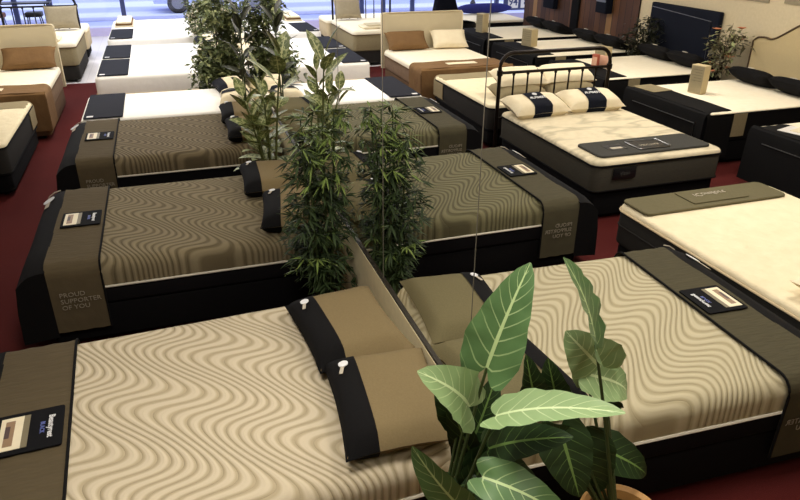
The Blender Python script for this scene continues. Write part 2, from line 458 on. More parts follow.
# ------------------------------------------------------------------ plants
def leaf(bm, base, d, up, L, W, droop=.3, n=6, prof='lance', fold=.12, mat=0, uvl=None, lobes=0.):
    base = Vector(base); d = Vector(d).normalized(); up = Vector(up)
    side = d.cross(up)
    if side.length < 1e-3: side = d.cross(Vector((1, 0, .1)))
    side.normalize(); nrm = side.cross(d).normalized()
    uvl = uvl or bm.loops.layers.uv.verify(); p = base.copy(); rows = []
    for i in range(n + 1):
        t = i / n
        if prof == 'lance': w = math.sin(PI * min(1, t * .96 + .04)) ** .9 * (1 - .35 * t)
        elif prof == 'oval': w = math.sin(PI * (t ** .85)) ** .75
        else: w = (max(0, 1 - t) ** .62) * min(1, .55 + 2.2 * t) * 1.02
        w = max(w, .015) * W / 2
        f = fold * w
        dd = (d - Vector((0, 0, 1)) * droop * t * 1.0).normalized() if droop else d
        nn = side.cross(dd).normalized()
        back = -dd * lobes * W * max(0, .25 - t) * 2.2
        c = p
        rows.append([(c + side * -w + nn * f + back, 0, t), (c + side * -w * .5 + nn * f * .35 + back * .6, .25, t), (c.copy(), .5, t),
                     (c + side * w * .5 + nn * f * .35 + back * .6, .75, t), (c + side * w + nn * f + back, 1, t)])
        p = p + dd * L / n
    vs = [[(bm.verts.new(q[0]), q[1], q[2]) for q in r] for r in rows]
    for a, b in zip(vs, vs[1:]):
        for i in range(4):
            qs = (a[i], a[i + 1], b[i + 1], b[i])
            try: f = bm.faces.new([q[0] for q in qs])
            except ValueError: continue
            f.material_index = mat; f.smooth = True
            for lp, q in zip(f.loops, qs): lp[uvl].uv = (q[1], q[2])
    return p
def small_leaf(bm, base, d, up, L, W, droop, mat, uvl):
    base = Vector(base); d = d.normalized(); side = d.cross(up)
    if side.length < 1e-3: side = Vector((1, 0, 0))
    side.normalize()
    m = base + d * L * .45 + Vector((0, 0, -droop * L * .12)); e = base + d * L + Vector((0, 0, -droop * L * .5))
    v = [bm.verts.new(q) for q in (base, m - side * W / 2, e, m + side * W / 2)]
    f = bm.faces.new(v); f.material_index = mat; f.smooth = True
    for lp, uv in zip(f.loops, ((.5, 0), (0, .5), (.5, 1), (1, .5))): lp[uvl].uv = uv
def leaf_obj(name, bm, mats, parent, label=None):
    lx = -parent.location.x - .022
    if 0 < lx < .6:
        for v in bm.verts:                      # the foliage is pressed back by the divider
            if v.co.x > lx: v.co.x = lx - (v.co.x - lx) * .3
    if parent.location.x > 6:
        for v in bm.verts:
            if v.co.x > 7.02 - parent.location.x: v.co.x = 7.02 - parent.location.x - (v.co.x - 7.02 + parent.location.x) * .3
    me = bpy.data.meshes.new(name); bm.to_mesh(me); bm.free()
    for m in mats: me.materials.append(M[m])
    for p in me.polygons: p.use_smooth = True
    o = bpy.data.objects.new(name, me); COL.objects.link(o); o.parent = parent
    if label: o['label'] = label
    return o
def pot(parent, r, h, mat='pot_black', rim=None):
    bm = NB(); lathe(bm, [(r * .72, 0), (r * .76, .01), (r * .98, h * .9), (r, h), (r * .93, h), (r * .9, h * .86), (.002, h * .86)]); o = mesh_obj('pot', bm, mat, parent)
    bm = NB(); lathe(bm, [(r * .88, h * .84), (r * .88, h * .88), (.002, h * .9)]); mesh_obj('soil', bm, 'soil', parent)
    return o
def bamboo(loc, H, R, label, seed, nst=7, ncl=26):
    rr = random.Random(seed); t = thing('bamboo_plant', label, 'plant', loc)
    pot(t, .15, .26)
    fb = NB(); uvl = fb.loops.layers.uv.verify()
    for s in range(nst):
        a = 2 * PI * s / nst + rr.uniform(-.3, .3); b0 = Vector((.05 * math.cos(a), .05 * math.sin(a), .22))
        lean = rr.uniform(.1, 1) * R * .55; h = H * rr.uniform(.72, 1)
        top = Vector((lean * math.cos(a), lean * math.sin(a), h))
        pts = [b0.lerp(top, k / 6) + Vector((0, 0, 0)) for k in range(7)]
        bm = NB(); tube(bm, pts, .010, 6, .004); mesh_obj('stem', bm, 'stem_green', t)
        for c in range(ncl):
            f = .16 + .84 * (c + rr.random()) / ncl; p = b0.lerp(top, min(f, 1))
            ang = rr.uniform(0, 2 * PI); rad = R * rr.uniform(.25, 1) * (1 - .45 * max(0, f - .6) / .4) * (.7 + .3 * math.sin(PI * f))
            q = p + Vector((math.cos(ang) * rad * .6, math.sin(ang) * rad * .6, rr.uniform(-.02, .1)))
            tube(fb, [p, q], .0025, 3)
            tip = f > .86 or rr.random() < .08
            for k in range(rr.randint(6, 9)):
                da = ang + rr.uniform(-1.5, 1.5)
                dd = Vector((math.cos(da), math.sin(da), rr.uniform(-.55, .75)))
                small_leaf(fb, q, dd, Vector((rr.uniform(-.3, .3), rr.uniform(-.3, .3), 1)), rr.uniform(.07, .135), rr.uniform(.013, .022), rr.uniform(.1, .9), 1 if (tip and rr.random() < .7) else 0, uvl)
    leaf_obj('foliage', fb, ['leaf_bamboo', 'leaf_bamboo_tip'], t)
    return t
def ficus(loc, H, R, label, seed, n=1500, z0=.62, pale=.16, mats=('leaf_ficus', 'leaf_ficus_pale'), flowers=0, name='ficus_tree', lw=(.03, .045), ll=(.06, .11)):
    rr = random.Random(seed); t = thing(name, label, 'plant', loc)
    pot(t, .17, .28)
    bm = NB(); tube(bm, [(0, 0, .2), (.03, .02, .6), (-.02, .0, 1.0), (.02, .03, H * .8)], .022, 8, .008); mesh_obj('trunk', bm, 'stem_brown', t)
    fb = NB(); uvl = fb.loops.layers.uv.verify()
    bb = NB()
    for k in range(26):
        a = rr.uniform(0, 2 * PI); z = rr.uniform(z0, H * .85); q = Vector((math.cos(a) * R * rr.uniform(.5, .9), math.sin(a) * R * rr.uniform(.5, .9), z + rr.uniform(.05, .3)))
        tube(bb, [(0, 0, z * .85), Vector((0, 0, z)).lerp(q, .5), q], .006, 4, .002)
        for j in range(n // 26):
            u = rr.uniform(.3, 1.15); p = Vector((0, 0, z)).lerp(q, u) + Vector((rr.gauss(0, .06), rr.gauss(0, .06), rr.gauss(0, .06)))
            if p.z > H + .05: p.z = H - rr.random() * .1
            d = Vector((rr.gauss(0, 1), rr.gauss(0, 1), rr.gauss(0, .6)))
            small_leaf(fb, p, d, Vector((rr.gauss(0, .5), rr.gauss(0, .5), 1)), rr.uniform(*ll), rr.uniform(*lw), rr.uniform(0, .8), 1 if rr.random() < pale else 0, uvl)
    leaf_obj('branches', bb, ['stem_brown'], t)
    leaf_obj('foliage', fb, list(mats), t)
    for k in range(flowers):
        a = 2 * PI * k / flowers + rr.random(); z = rr.uniform(z0 + .05, H); p = Vector((math.cos(a) * R * .7, math.sin(a) * R * .7, z))
        bm = NB()
        for j in range(6):
            an = 2 * PI * j / 6; d = Vector((math.cos(an), math.sin(an), .5)); uv = bm.loops.layers.uv.verify()
            leaf(bm, p, d, (0, 0, 1), .085, .06, .3, 4, 'oval', .2)
        leaf_obj('flower', bm, ['flower_peach'], t)
    return t
def cane_plant(name, loc, label, canes, mats, seed, lmat):
    """canes: list of (tip offset, leaves, leaf length, leaf width, f0)"""
    rr = random.Random(seed); t = thing(name, label, 'plant', loc); pot(t, .16, .26)
    for tip, nl, LL, LW, f0 in canes:
        b0 = Vector((tip[0] * .15, tip[1] * .15, .22)); tipv = Vector(tip)
        mid = b0.lerp(tipv, .55) + Vector((-tip[0] * .18, -tip[1] * .18, .04))
        P = [b0 * (1 - s) ** 2 + mid * 2 * s * (1 - s) + tipv * s * s for s in [k / 8 for k in range(9)]]
        bm = NB(); tube(bm, P, .013, 7, .006); mesh_obj('stem', bm, 'stem_olive' if lmat == 'leaf_dief' else 'stem_green', t)
        for i in range(nl):
            f = f0 + (1 - f0) * i / max(1, nl - 1); k = min(7.999, f * 8); p = P[int(k)].lerp(P[int(k) + 1], k - int(k))
            a = i * 2.4 + seed + rr.uniform(-.4, .4); el = .25 + .9 * (f - f0) / max(.01, 1 - f0)
            d = Vector((math.cos(a) * math.cos(el), math.sin(a) * math.cos(el), math.sin(el)))
            sc = 1 - .25 * (f - f0)
            bm = NB(); e = p + d * .04; tube(bm, [p, e], .004, 5)
            leaf(bm, e, d, (rr.uniform(-.2, .2), rr.uniform(-.2, .2), 1), LL * sc * rr.uniform(.85, 1.1), LW * sc, rr.uniform(.25, .8), 7, 'oval', .2)
            leaf_obj('leaf', bm, [lmat], t)
    return t

# ================================================================== THE SETTING
WX, Y0, YW = 7.08, -4.2, 16.2
bm = NB(); box(bm, -WX, WX, Y0, 10.3, -.1, 0); struct('floor', bm, 'carpet_red')
bm = NB(); box(bm, -11.2, 11.2, 10.3, YW, -.1, 0); box(bm, WX, 11.2, 9.6, 10.3, -.1, 0); o = struct('floor', bm, 'tile_white')
bm = NB(); box(bm, -11.2, 11.2, Y0, YW, 3.4, 3.5); struct('ceiling', bm, 'ceiling_white')
bm = NB(); box(bm, WX, WX + .12, Y0, 7.42, 0, 3.4); struct('wall_right', bm, 'wall_cream')  # right walls stand for the left wall reflected in the mirror
bm = NB(); box(bm, -WX - .12, -WX, Y0, 11.7, 0, 3.4); struct('wall_left', bm, 'wall_cream')
bm = NB(); box(bm, WX - .03, WX + .12, 7.42, 11.62, 0, 3.4); struct('wall_right', bm, 'wood_planks')
bm = NB(); box(bm, -WX, WX, Y0 - .12, Y0, 0, 3.4); struct('wall_back', bm, 'wall_cream')
bm = NB(); box(bm, -.015, .015, -2.6, 14.6, 0, .725); struct('wall_center', bm, 'divider_cream')  # low wall under the mirror; no pane, reflections are built behind it
bm = NB(); box(bm, -.012, .012, -2.6, 14.6, .725, .741); struct('trim_1', bm, 'channel_dark')
for i, (y, z1) in enumerate(((-1.015, 2.75), (.21, 2.75), (1.19, 2.75))):
    bm = NB(); box(bm, -.0015, .0015, y - .0015, y + .0015, .741, z1); struct('trim_%d' % (i + 2), bm, 'seam_grey')
# window front
wf = tag(bpy.data.objects.new('window_1', None), kind='structure'); COL.objects.link(wf); wf.location = (0, YW, 0)
bm = NB(); box(bm, -11.2, 11.2, -.06, .1, 0, .2); struct('sill', bm, 'sill_lavender', wf)
bm = NB(); box(bm, -11.2, 11.2, -.05, .08, 3.0, 3.4); struct('window_header', bm, 'sill_lavender', wf)
for x in (-5.87, -5.0, -4.38, -3.6, -1.93, 1.98, 3.66, 4.38, 5.02, 5.9, 8.6):
    bm = NB(); box(bm, x - .055, x + .055, -.05, .05, .2, 3.0); struct('mullion', bm, 'window_blue', wf)
bm = NB(); box(bm, -11.2, 11.2, .0, .008, .2, 3.0); struct('pane', bm, 'glass_pane', wf)
# ground outside
bm = NB(); box(bm, -30, 30, YW + .1, 60, -.12, -.02); struct('ground', bm, 'pavement')
bm = NB(); box(bm, -30, 30, 19.4, 19.65, -.02, .09, .02); struct('trim_5', bm, 'kerb_white')

# ================================================================== BEDS BESIDE THE DIVIDER (each with its reflection built as a copy)
ROW = [None, (-.035, -.41, .0445), (-.01, 1.96, 0), (-.01, 4.235, 0), (-.01, 5.68, 0), (-.01, 8.2, 0), (-.01, 9.66, 0), (-.01, 11.8, 0), (-.01, 13.35, 0)]
ORD = ['', 'nearest the camera', 'second from the camera', 'third from the camera', 'fourth from the camera', 'fifth from the camera', 'sixth from the camera', 'seventh from the camera', 'last before window']
L = 2.03; W = 1.52; ZT = .62
tops = {1: ('wave_cream', 'cream'), 2: ('wave_olive', 'olive'), 3: ('wave_dark_olive', 'dark olive')}
for i in (1, 2, 3):
    fr = ROW[i]; mt, cn = tops[i]
    both(make_base(fr, 2.06, W, .31, ''), 'black box base under the wavy quilted bed %s, {S}' % ORD[i])
    both(make_mattress(fr, 2.06, W, .31, .445, ZT, mt, 'black_border', ''), '%s wave-quilted mattress %s, {S}' % (cn, ORD[i]))
    both(make_foot_cover(fr, W, ZT, '', None, i), 'taupe and black foot cover on the bed %s, {S}' % ORD[i])
# pillows on the first three beds
P = 'pillow_taupe'; BK = 'black_cloth'
def tp(fr, x, y, rz, label, a=.255, b=.345, ry=0, emb=True, dz=0):
    q = bed_frame_pt(fr, (x, y, ZT + .075 + dz))
    t = make_pillow('pillow', '', 'pillow', q, fr[2] + rz, a, b, .08, P, [('u', -1, -.42, BK)], None, 0, ry, (-.68, .62, .8, -.3) if emb else None)
    return both(t, label)
tp(ROW[1], -.28, .26, .03, 'taupe pillow with black band, farther on nearest bed, {S}', ry=-.04)
tp(ROW[1], -.285, -.40, -.13, 'taupe pillow with black band, nearer on nearest bed, {S}', ry=-.04)
tp(ROW[2], -.33, .36, -.05, 'taupe pillow with black band, farther on the second bed, {S}')
tp(ROW[2], -.27, -.40, -.16, 'taupe pillow with black band, nearer on the second bed, {S}')
tp(ROW[3], -.30, .36, -.05, 'taupe pillow with black band, farther on the third bed, {S}')
tp(ROW[3], -.30, -.32, -.05, 'taupe pillow with black band, nearer on the third bed, {S}')
# white beds further back
for i in range(4, 9):
    fr = ROW[i]; w = 1.3 if i == 4 else 1.38
    both(make_base(fr, 2.06, w, .3, '', 'cream_side' if i in (5, 7) else 'black_base'), 'box base under the white bed %s, {S}' % ORD[i])
    both(make_mattress(fr, 2.07, w, .3, .36, ZT, 'white_top', 'cream_side', '', 'cream_side', rt=.05), 'smooth white mattress %s, {S}' % ORD[i])
    if i < 8:
        t = thing('foot_mat', '', 'foot mat', (fr[0], fr[1], ZT), 0)
        bm = NB(); slab(bm, -2.035, -1.61, -w / 2 + .03, w / 2 - .05, .006, .02, .02, .005, .003, 2); m_ = mesh_obj('mat', bm, 'charcoal_cloth', t)
        bm = NB(); box(bm, -2.0, -1.93, -w / 2 + .06, -w / 2 + .12, .02, .022); mesh_obj('label_patch', bm, 'white_tag', m_, False)
        both(t, 'charcoal foot mat on the white bed %s, {S}' % ORD[i])
    else:
        t = thing('folded_throw', '', 'throw', (fr[0], fr[1], ZT), 0)
        for k, (zz, dx) in enumerate(((.006, 0), (.045, .03), (.082, .05))):
            bm = NB(); slab(bm, -2.0 + dx, -1.6 - dx, -.6, .5, zz, zz + .036, .03, .016, .016, 3, .004); mesh_obj('fold', bm, ['cream_pillow', 'brown_throw', 'cream_pillow'][k], t)
        both(t, 'folded cream and tan throw on bed %s, {S}' % ORD[i])
def wp(fr, y, mat, bands, label, rz=0, ry=-.12, x=-.3, a=.19, b=.29, th=.075, dz=.02):
    q = bed_frame_pt(fr, (x, y, ZT + th + dz)); return both(make_pillow('pillow', '', 'pillow', q, rz, a, b, th, mat, bands, None, 0, ry), label)
bd = [('v', -.25, .3, 'charcoal_cloth')]; ub = [('u', -1, -.35, 'charcoal_cloth')]
for i in (4, 5, 6):
    wp(ROW[i], .33, 'cream_pillow', ub, 'white pillow, charcoal end band, farther on bed %s, {S}' % ORD[i], .1)
    wp(ROW[i], -.33, 'cream_pillow', bd, 'white pillow, charcoal centre band, nearer on bed %s, {S}' % ORD[i], -.1)
wp(ROW[7], .3, 'cream_pillow', (), 'plain white pillow, farther on bed seventh from the camera, {S}', .1)
wp(ROW[7], -.3, 'cream_pillow', (), 'plain white pillow, nearer on bed seventh from the camera, {S}', -.15)
wp(ROW[8], .3, 'grey_cushion', (), 'propped beige pillow, farther on last bed before window, {S}', .2, -.8, -.3, dz=.12)
wp(ROW[8], -.3, 'grey_cushion', (), 'propped beige pillow, nearer on last bed before window, {S}', -.2, -.75, -.3, dz=.12)

# ================================================================== BEDS OF THE AISLE ROW (head towards the window); built left, then flipped or copied as reflections
H90 = PI / 2
def aisle_frame(xedge, yhead, w=1.52):     # xedge: side that faces the divider (positive number)
    return (-(xedge + w / 2), yhead, H90)
# --- brown quilted bed with cream headboard
fb = aisle_frame(2.64, 8.66)
both(make_base(fb, 2.03, W, .3, '', 'brown_band'), 'brown box base of the bed with cream headboard, {S}')
t = make_mattress(fb, 2.03, W, .3, .53, ZT, 'cream_top', 'brown_side', '', 'brown_band', x0=-.04, rt=.05)
both(t, 'cream mattress with brown quilted sides below cream headboard, {S}')
t = thing('headboard', '', 'headboard', (fb[0], fb[1] + .03, 0), 0)
bm = NB(); slab(bm, -.78, .78, -.035, .035, .28, 1.235, .03, .03, .01, 3); hb = mesh_obj('panel', bm, 'headboard_cream', t)
bm = NB(); tube(bm, [(-.775, -.03, .3), (-.775, -.03, 1.2), (-.75, -.03, 1.23), (.75, -.03, 1.23), (.775, -.03, 1.2), (.775, -.03, .3)], .012, 6); mesh_obj('edge_piping', bm, 'cream_pillow', hb)
for sx in (-.6, .6):
    bm = NB(); box(bm, sx - .04, sx + .04, -.02, .02, 0, .3, .006); mesh_obj('leg', bm, 'headboard_edge', t)
both(t, 'plain cream upholstered headboard of the brown bed, {S}')
t = thing('throw_blanket', '', 'blanket', (fb[0], fb[1], 0), fb[2])
bm = NB(); saddle(bm, W, ZT, .14, -1.5, -2.05, 7, .026, .005, 3)
grid = []
for x, z in [(-2.04, ZT + .026), (-2.075, ZT - .0), (-2.085, ZT - .12), (-2.09, .35), (-2.095, .14)]:
    grid.append([(x + .01 * math.sin(9 * y), y, z) for y in [-.786 + 1.572 * j / 10 for j in range(11)]])
sheet(bm, grid, .007); th = mesh_obj('blanket_cloth', bm, 'brown_throw', t)
bm = NB(); box(bm, -1.86, -1.72, -.25, .25, ZT + .03, ZT + .036); mesh_obj('label_patch', bm, 'cream_pillow', th, False)
both(t, 'brown throw blanket over the foot of the cream headboard bed, {S}')
def ap(fr, x, y, mat, label, rz=0, ry=-.5, a=.2, b=.34, th=.085, dz=.08, bands=(), zt=ZT):
    q = bed_frame_pt(fr, (x, y, zt + th + dz)); return make_pillow('pillow', '', 'pillow', q, fr[2] + rz, a, b, th, mat, bands, None, 0, ry)
both(ap(fb, -.22, -.38, 'brown_throw', '', 0, -.7, .2, .38), 'brown pillow against the cream headboard on the divider side, {S}')
t = ap(fb, -.25, .42, 'cream_pillow', '', .1, -.7, .2, .33); flip(t); t['label'] = 'reflected white pillow against the cream headboard, away from the mirror'; tag(t, cat='pillow')

# --- tall cream bed with black tubular headboard, far back
ff = aisle_frame(2.56, 12.35); zf = .7
both(make_base(ff, 1.98, W, .3, '', 'dark_grey_side'), 'grey box base of the far bed with black tubular headboard, {S}')
both(make_mattress(ff, 1.98, W, .3, .62, zf, 'cream_top', 'greige_cloth', '', 'brown_band', rt=.05), 'thick beige sided mattress with black tubular headboard, {S}')
def tube_headboard(label, loc, w, h, zr, nsp, mat, r=.017, rc=.14, zlow=.3, spind=True):
    t = thing('metal_headboard', label, 'headboard', loc)
    P_ = [(-w / 2, 0, 0), (-w / 2, 0, h - rc)] + [(-w / 2 + rc - rc * math.cos(PI / 2 * k / 6), 0, h - rc + rc * math.sin(PI / 2 * k / 6)) for k in range(1, 7)]
    P_ += [(-p[0], 0, p[2]) for p in reversed(P_)]
    bm = NB(); tube(bm, P_, r, 10); mesh_obj('tube_frame', bm, mat, t)
    for z in zr:
        bm = NB(); tube(bm, [(-w / 2, 0, z), (w / 2, 0, z)], r * .75, 8); mesh_obj('rail', bm, mat, t)
    for k in range(nsp):
        x = -w / 2 + w * (k + 1) / (nsp + 1)
        bm = NB(); tube(bm, [(x, 0, zlow), (x, 0, zr[0])], r * .5, 6); tube(bm, [(x, 0, zr[0] - .035), (x, 0, zr[0] - .012)], r * .85, 6); mesh_obj('spindle', bm, mat, t)
    for s in (-1, 1):
        bm = NB(); tube(bm, [(s * w / 2, 0, zr[0] - .03), (s * w / 2, 0, zr[0] + .03)], r * 1.5, 10); mesh_obj('joint_collar', bm, mat, t)
    return t
both(tube_headboard('', (ff[0], 12.42, 0), 1.36, 1.3, [1.12, .55], 6, 'metal_black', .024, .16, .55), 'black rounded tubular headboard at the far beige bed, {S}')
both(ap(ff, -.25, -.42, 'grey_cushion', '', .05, -1.0, .24, .3, .1, .14, (), zf), 'beige square pillow leaning on the black tubular headboard, {S}')
t = thing('folded_sheet', '', 'blanket', (ff[0], 10.75, zf + .012), 0)
bm = NB(); slab(bm, -.6, .5, -.25, .2, 0, .04, .03, .018, .018, 3, .004); mesh_obj('fold', bm, 'cream_pillow', t)
bm = NB(); slab(bm, -.55, .4, -.2, .16, .042, .07, .03, .013, .013, 3, .003); mesh_obj('fold', bm, 'headboard_cream', t)
both(t, 'folded white sheet on the foot of the far beige bed, {S}')
# --- narrow white bed beyond it
fg = (-4.6, 13.15, PI)
both(make_base(fg, 2.02, .95, .22, ''), 'black base of the narrow white bed behind the black tubular headboard, {S}')
both(make_mattress((-4.6, 13.15, PI), 2.04, .95, .22, .56, .64, 'cream_top', 'cream_side', '', 'cream_side', rt=.05), 'narrow white mattress behind the black tubular headboard, {S}')
# --- grey sided bed, head towards the camera
fgr = (-(2.76 + .76), 4.42, -H90)
both(make_base(fgr, 2.0, W, .24, ''), 'black base under the grey sided bed beside the brown bed, {S}')
both(make_mattress(fgr, 2.0, W, .24, .53, .575, 'tufted_cream', 'dark_grey_side', '', 'black_cloth', rt=.04, tape=True), 'cream mattress with dark grey sides beside the brown bed, {S}')
t = thing('foot_cover', '', 'foot cover', (fgr[0], fgr[1], 0), fgr[2])
bm = NB(); saddle(bm, W, .575, .3, -1.62, -1.98, 5, .014, .003, 5); mesh_obj('cover_cloth', bm, 'greige_cloth', t)
bm = NB(); box(bm, -1.86, -1.74, -.787, -.781, .38, .5); mesh_obj('label_patch', bm, 'cream_side', t, False)
both(t, 'greige foot cover on the grey sided bed, {S}')
def rpil(x, y, z, rz, rx, mat, label, a=.3, b=.2, th=.09, **kw):
    return make_pillow('pillow', label, 'pillow', (x, y, z), rz, a, b, th, mat, kw.pop('bands', ()), None, rx, 0, **kw)
rpil(3.3, 4.76, .665, .05, .25, 'greige_cloth', 'greige pillow lying at left behind the bronze metal headboard, lower of its pair', .38)  # reflected pillows, modelled straight on the mirrored side
rpil(3.36, 4.88, .82, .02, .35, 'cream_pillow', 'cream pillow on top at left behind the bronze metal headboard', .37)
rpil(4.08, 4.8, .665, -.03, .25, 'greige_cloth', 'greige pillow lying at right behind the bronze metal headboard, lower of its pair', .38)
rpil(4.1, 4.9, .82, -.05, .35, 'cream_pillow', 'cream pillow on top at right behind the bronze metal headboard', .37)

# ================================================================== REFLECTIONS ONLY, BUILT AS GEOMETRY RIGHT OF THE DIVIDER
def R(o, label=None):
    flip(o)
    if label: o['label'] = label
    return o
# --- bed with bronze metal headboard
fm = aisle_frame(2.67, 4.06)
R(make_base(fm, 2.07, W - .02, .3, ''), 'black box base under the bed with the bronze metal headboard')
R(make_mattress(fm, 2.08, W, .3, .575, ZT, 'marble_top', 'grey_side', '', 'black_cloth', rt=.04, tape=True), 'cream and grey marbled mattress with grey sides, bronze metal headboard')
tube_headboard('bronze tubular metal headboard with thin spindles and rounded corners', (3.46, 4.14, 0), 1.53, 1.28, [1.05, .5], 7, 'metal_dark', .024, .17, .5)
t = thing('foot_pad', '', 'foot pad', (fm[0], fm[1], ZT + .01), fm[2])
bm = NB(); slab(bm, -2.0, -1.56, -.66, .66, .0, .022, .06, .01, .006, 3); pd = mesh_obj('pad', bm, 'grey_pad', t)
bm = NB(); slab(bm, -1.93, -1.68, -.16, .2, .022, .03, .02, .003, .003, 2); c_ = mesh_obj('screen_tray', bm, 'plastic_black', pd)
bm = NB(); tube(bm, [(x, y, .031) for x, y in rrect(-1.935, -1.675, -.165, .205, .02, 3)], .006, 5, closed=True); mesh_obj('tray_rim', bm, 'steel', c_)
text('lettering', 'NECTAR', .06, (-1.83, .02, .032), (0, 0, H90), 'lettering_pale', c_)
bm = NB(); box(bm, -1.86, -1.7, -.46, -.25, .022, .024); box(bm, -1.84, -1.79, -.42, -.29, .024, .026, mat=1); mesh_obj('printed_patch', bm, ['plastic_black', 'lettering_pale'], pd, False)
R(t, 'dark grey pad with black tray on the marbled mattress foot')
t = thing('side_badge', '', 'badge', (fm[0], fm[1], 0), fm[2])
bm = NB(); slab(bm, -2.105, -2.086, -.56, -.3, .44, .55, .01, .004, .004, 2); mesh_obj('plate', bm, 'plastic_black', t)
text('lettering', 'sealy', .06, (-2.106, -.43, .497), (H90, 0, -H90), 'grey_pad', t)
R(t, 'small black badge on the foot side of the marbled mattress')
for k, (x, y, rz, w_) in enumerate(((3.0, 3.76, .06, 'left'), (3.77, 3.8, -.05, 'right'))):
    t = rpil(-x, y, ZT + .11, -rz, .22, 'cream_pillow', '', .37, .22, .1, bands=[('u', -.3, .36, 'navy_cloth')], logo=('TEMPUR', .058, .03, -.12, 0, .1))
    bm = NB(); lathe(bm, [(.03, 0), (.03, .004)], (.01, .06, .118), 14); mesh_obj('emblem', bm, 'logo_white', t)
    R(t, 'cream pillow with navy band before the bronze headboard, %s of the pair' % w_)
# --- cream mattress with black sides and greige foot pad, at the right edge
fr1 = (-(2.27 + .76), -.98, -H90)
R(make_base(fr1, 2.03, W, .28, ''), 'black box base under the cream mattress at the right edge')
t = make_mattress(fr1, 2.05, W, .28, .575, ZT, 'tufted_cream', 'dark_grey_side', '', 'cream_side', rt=.04)
bm = NB(); tube(bm, [(x, y, .45) for x, y in rrect(-2.054, -.036, -.764, .764, .09, 6)], .006, 6, closed=True); mesh_obj('piping', bm, 'dark_grey_side', t)
R(t, 'tufted cream mattress with black quilted sides at the right edge')
t = thing('foot_pad', '', 'foot pad', (fr1[0], fr1[1], ZT + .01), fr1[2])
bm = NB(); slab(bm, -2.035, -1.7, -.66, .74, 0, .022, .06, .01, .006, 3); pd = mesh_obj('pad', bm, 'greige_dark', t)
bm = NB(); slab(bm, -2.0, -1.755, -.3, .25, .022, .032, .008, .003, .003, 2); fl = mesh_obj('flap', bm, 'greige_dark', pd)
text('lettering', 'iComfort', .085, (-1.9, -.02, .034), (0, 0, -H90), 'lettering_pale', fl)
R(t, 'greige foot pad with stitched flap on the cream mattress at the right edge')
rpil(2.78, -.82, ZT + .1, .05, .0, 'cream_pillow', 'cream pillow cut by the right edge of the photo on the black sided mattress', .42, .3, .1)

# --- beds with their heads at the right wall
def wall_bed(yc, name, hbw, w=1.52, xh=6.98, zt=.66, paper=False):
    fr = (xh, yc, 0)
    make_base(fr, 2.06, w, .3, 'black box base of the bed %s' % name)
    make_mattress(fr, 2.1, w, .3, zt - .022, zt, 'cream_top', 'black_border', 'white topped black mattress %s' % name, 'black_cloth', rt=.04)
    t = thing('foot_cover', 'black foot cover with pale strip on the bed %s' % name, 'foot cover', (xh, yc, 0), 0)
    bm = NB(); saddle(bm, w, zt, .1, -1.72, -2.11, 5, .016, .003, 4)
    grid = [[(x, y, z) for y in [-w / 2 - .016 + (w + .032) * j / 8 for j in range(9)]] for x, z in [(-2.1, zt + .016), (-2.14, zt - .005), (-2.16, zt - .06), (-2.17, .35), (-2.18, .08)]]
    sheet(bm, grid, .008); mesh_obj('black_cloth', bm, 'black_cloth', t)
    for s in (-1, 1):
        bm = NB(); h = w / 2 + .012; sheet(bm, [[(x, s * (h + .002 * math.sin(30 * x)), z) for x in [-1.72 + .2 * k / 6 for k in range(7)]] for z in (zt - .02, zt - .1, zt - .2, zt - .3)], .006); mesh_obj('pale_strip', bm, 'greige_cloth', t)
    bm = NB(); tube(bm, [(-2.176, -w / 2 + .12, .2), (-2.168, -w / 2 + .12, zt - .13), (-2.168, w / 2 - .2, zt - .13)], .006, 5); mesh_obj('silver_piping', bm, 'steel', t)
    for s, wd in ((-1, 'nearer'), (1, 'farther')):
        p_ = make_pillow('pillow', 'black pillow, %s one on the bed %s' % (wd, name), 'pillow', (xh - .33, yc + s * .36, zt + .1), 0, .2, .37, .09, 'black_cloth', (), None, 0, .42)
        bm = NB(); rings(bm, [[(-.12 + .018 * math.cos(2 * PI * k / 12), .05 + .06 * math.sin(2 * PI * k / 12), z) for k in range(12)] for z in (.078, .091)]); mesh_obj('emblem', bm, 'lettering_pale', p_)
def sign_box(x, y, z, rz, label, h=.26, w=.2, d=.12):
    t = thing('sign_box', label, 'sign', (x, y, z), rz)
    bm = NB(); box(bm, -d / 2, d / 2, -w / 2, w / 2, 0, h, .006); mesh_obj('box_body', bm, 'sign_box', t)
    bm = NB(); box(bm, -d / 2 - .003, -d / 2, -w / 2 + .01, w / 2 - .01, .01, h - .01); f_ = mesh_obj('printed_face', bm, 'sign_face', t, False)
    bm = NB()
    for k in range(5): box(bm, -d / 2 - .0045, -d / 2 - .003, -w / 2 + .03, w / 2 - .03 - .03 * (k % 2), h - .06 - .035 * k, h - .052 - .035 * k)
    mesh_obj('print_lines', bm, 'card_olive', f_, False)
    return t
QN, PN, TN, UN, SN = 'before the curved linen headboard', 'before the navy headboard', 'before the wood planks, nearer of two', 'before the wood planks, farther of two', 'cut off at the right edge'
wall_bed(3.78, QN, 0); wall_bed(5.84, PN, 0); wall_bed(7.75, TN, 0, xh=6.9); wall_bed(9.65, UN, 0, xh=6.9)
wall_bed(1.67, SN, 0, xh=7.1)
t = thing('paper_sheet', 'white paper sheets on the black bed cut off at the right edge', 'paper', (5.28, 2.05, .68), .3)
bm = NB(); box(bm, -.17, .12, -.22, .2, 0, .006); mesh_obj('sheet', bm, 'white_tag', t, False)
bm = NB(); box(bm, -.1, .17, -.3, .1, .006, .012); mesh_obj('sheet', bm, 'card_cream', t, False)
t = thing('paper_sheet', 'pale printed sheet on the foot of the linen headboard bed', 'paper', (5.05, 4.32, .678), .1)
bm = NB(); box(bm, -.12, .2, -.2, .2, 0, .005); s_ = mesh_obj('sheet', bm, 'greige_cloth', t, False)
bm = NB()
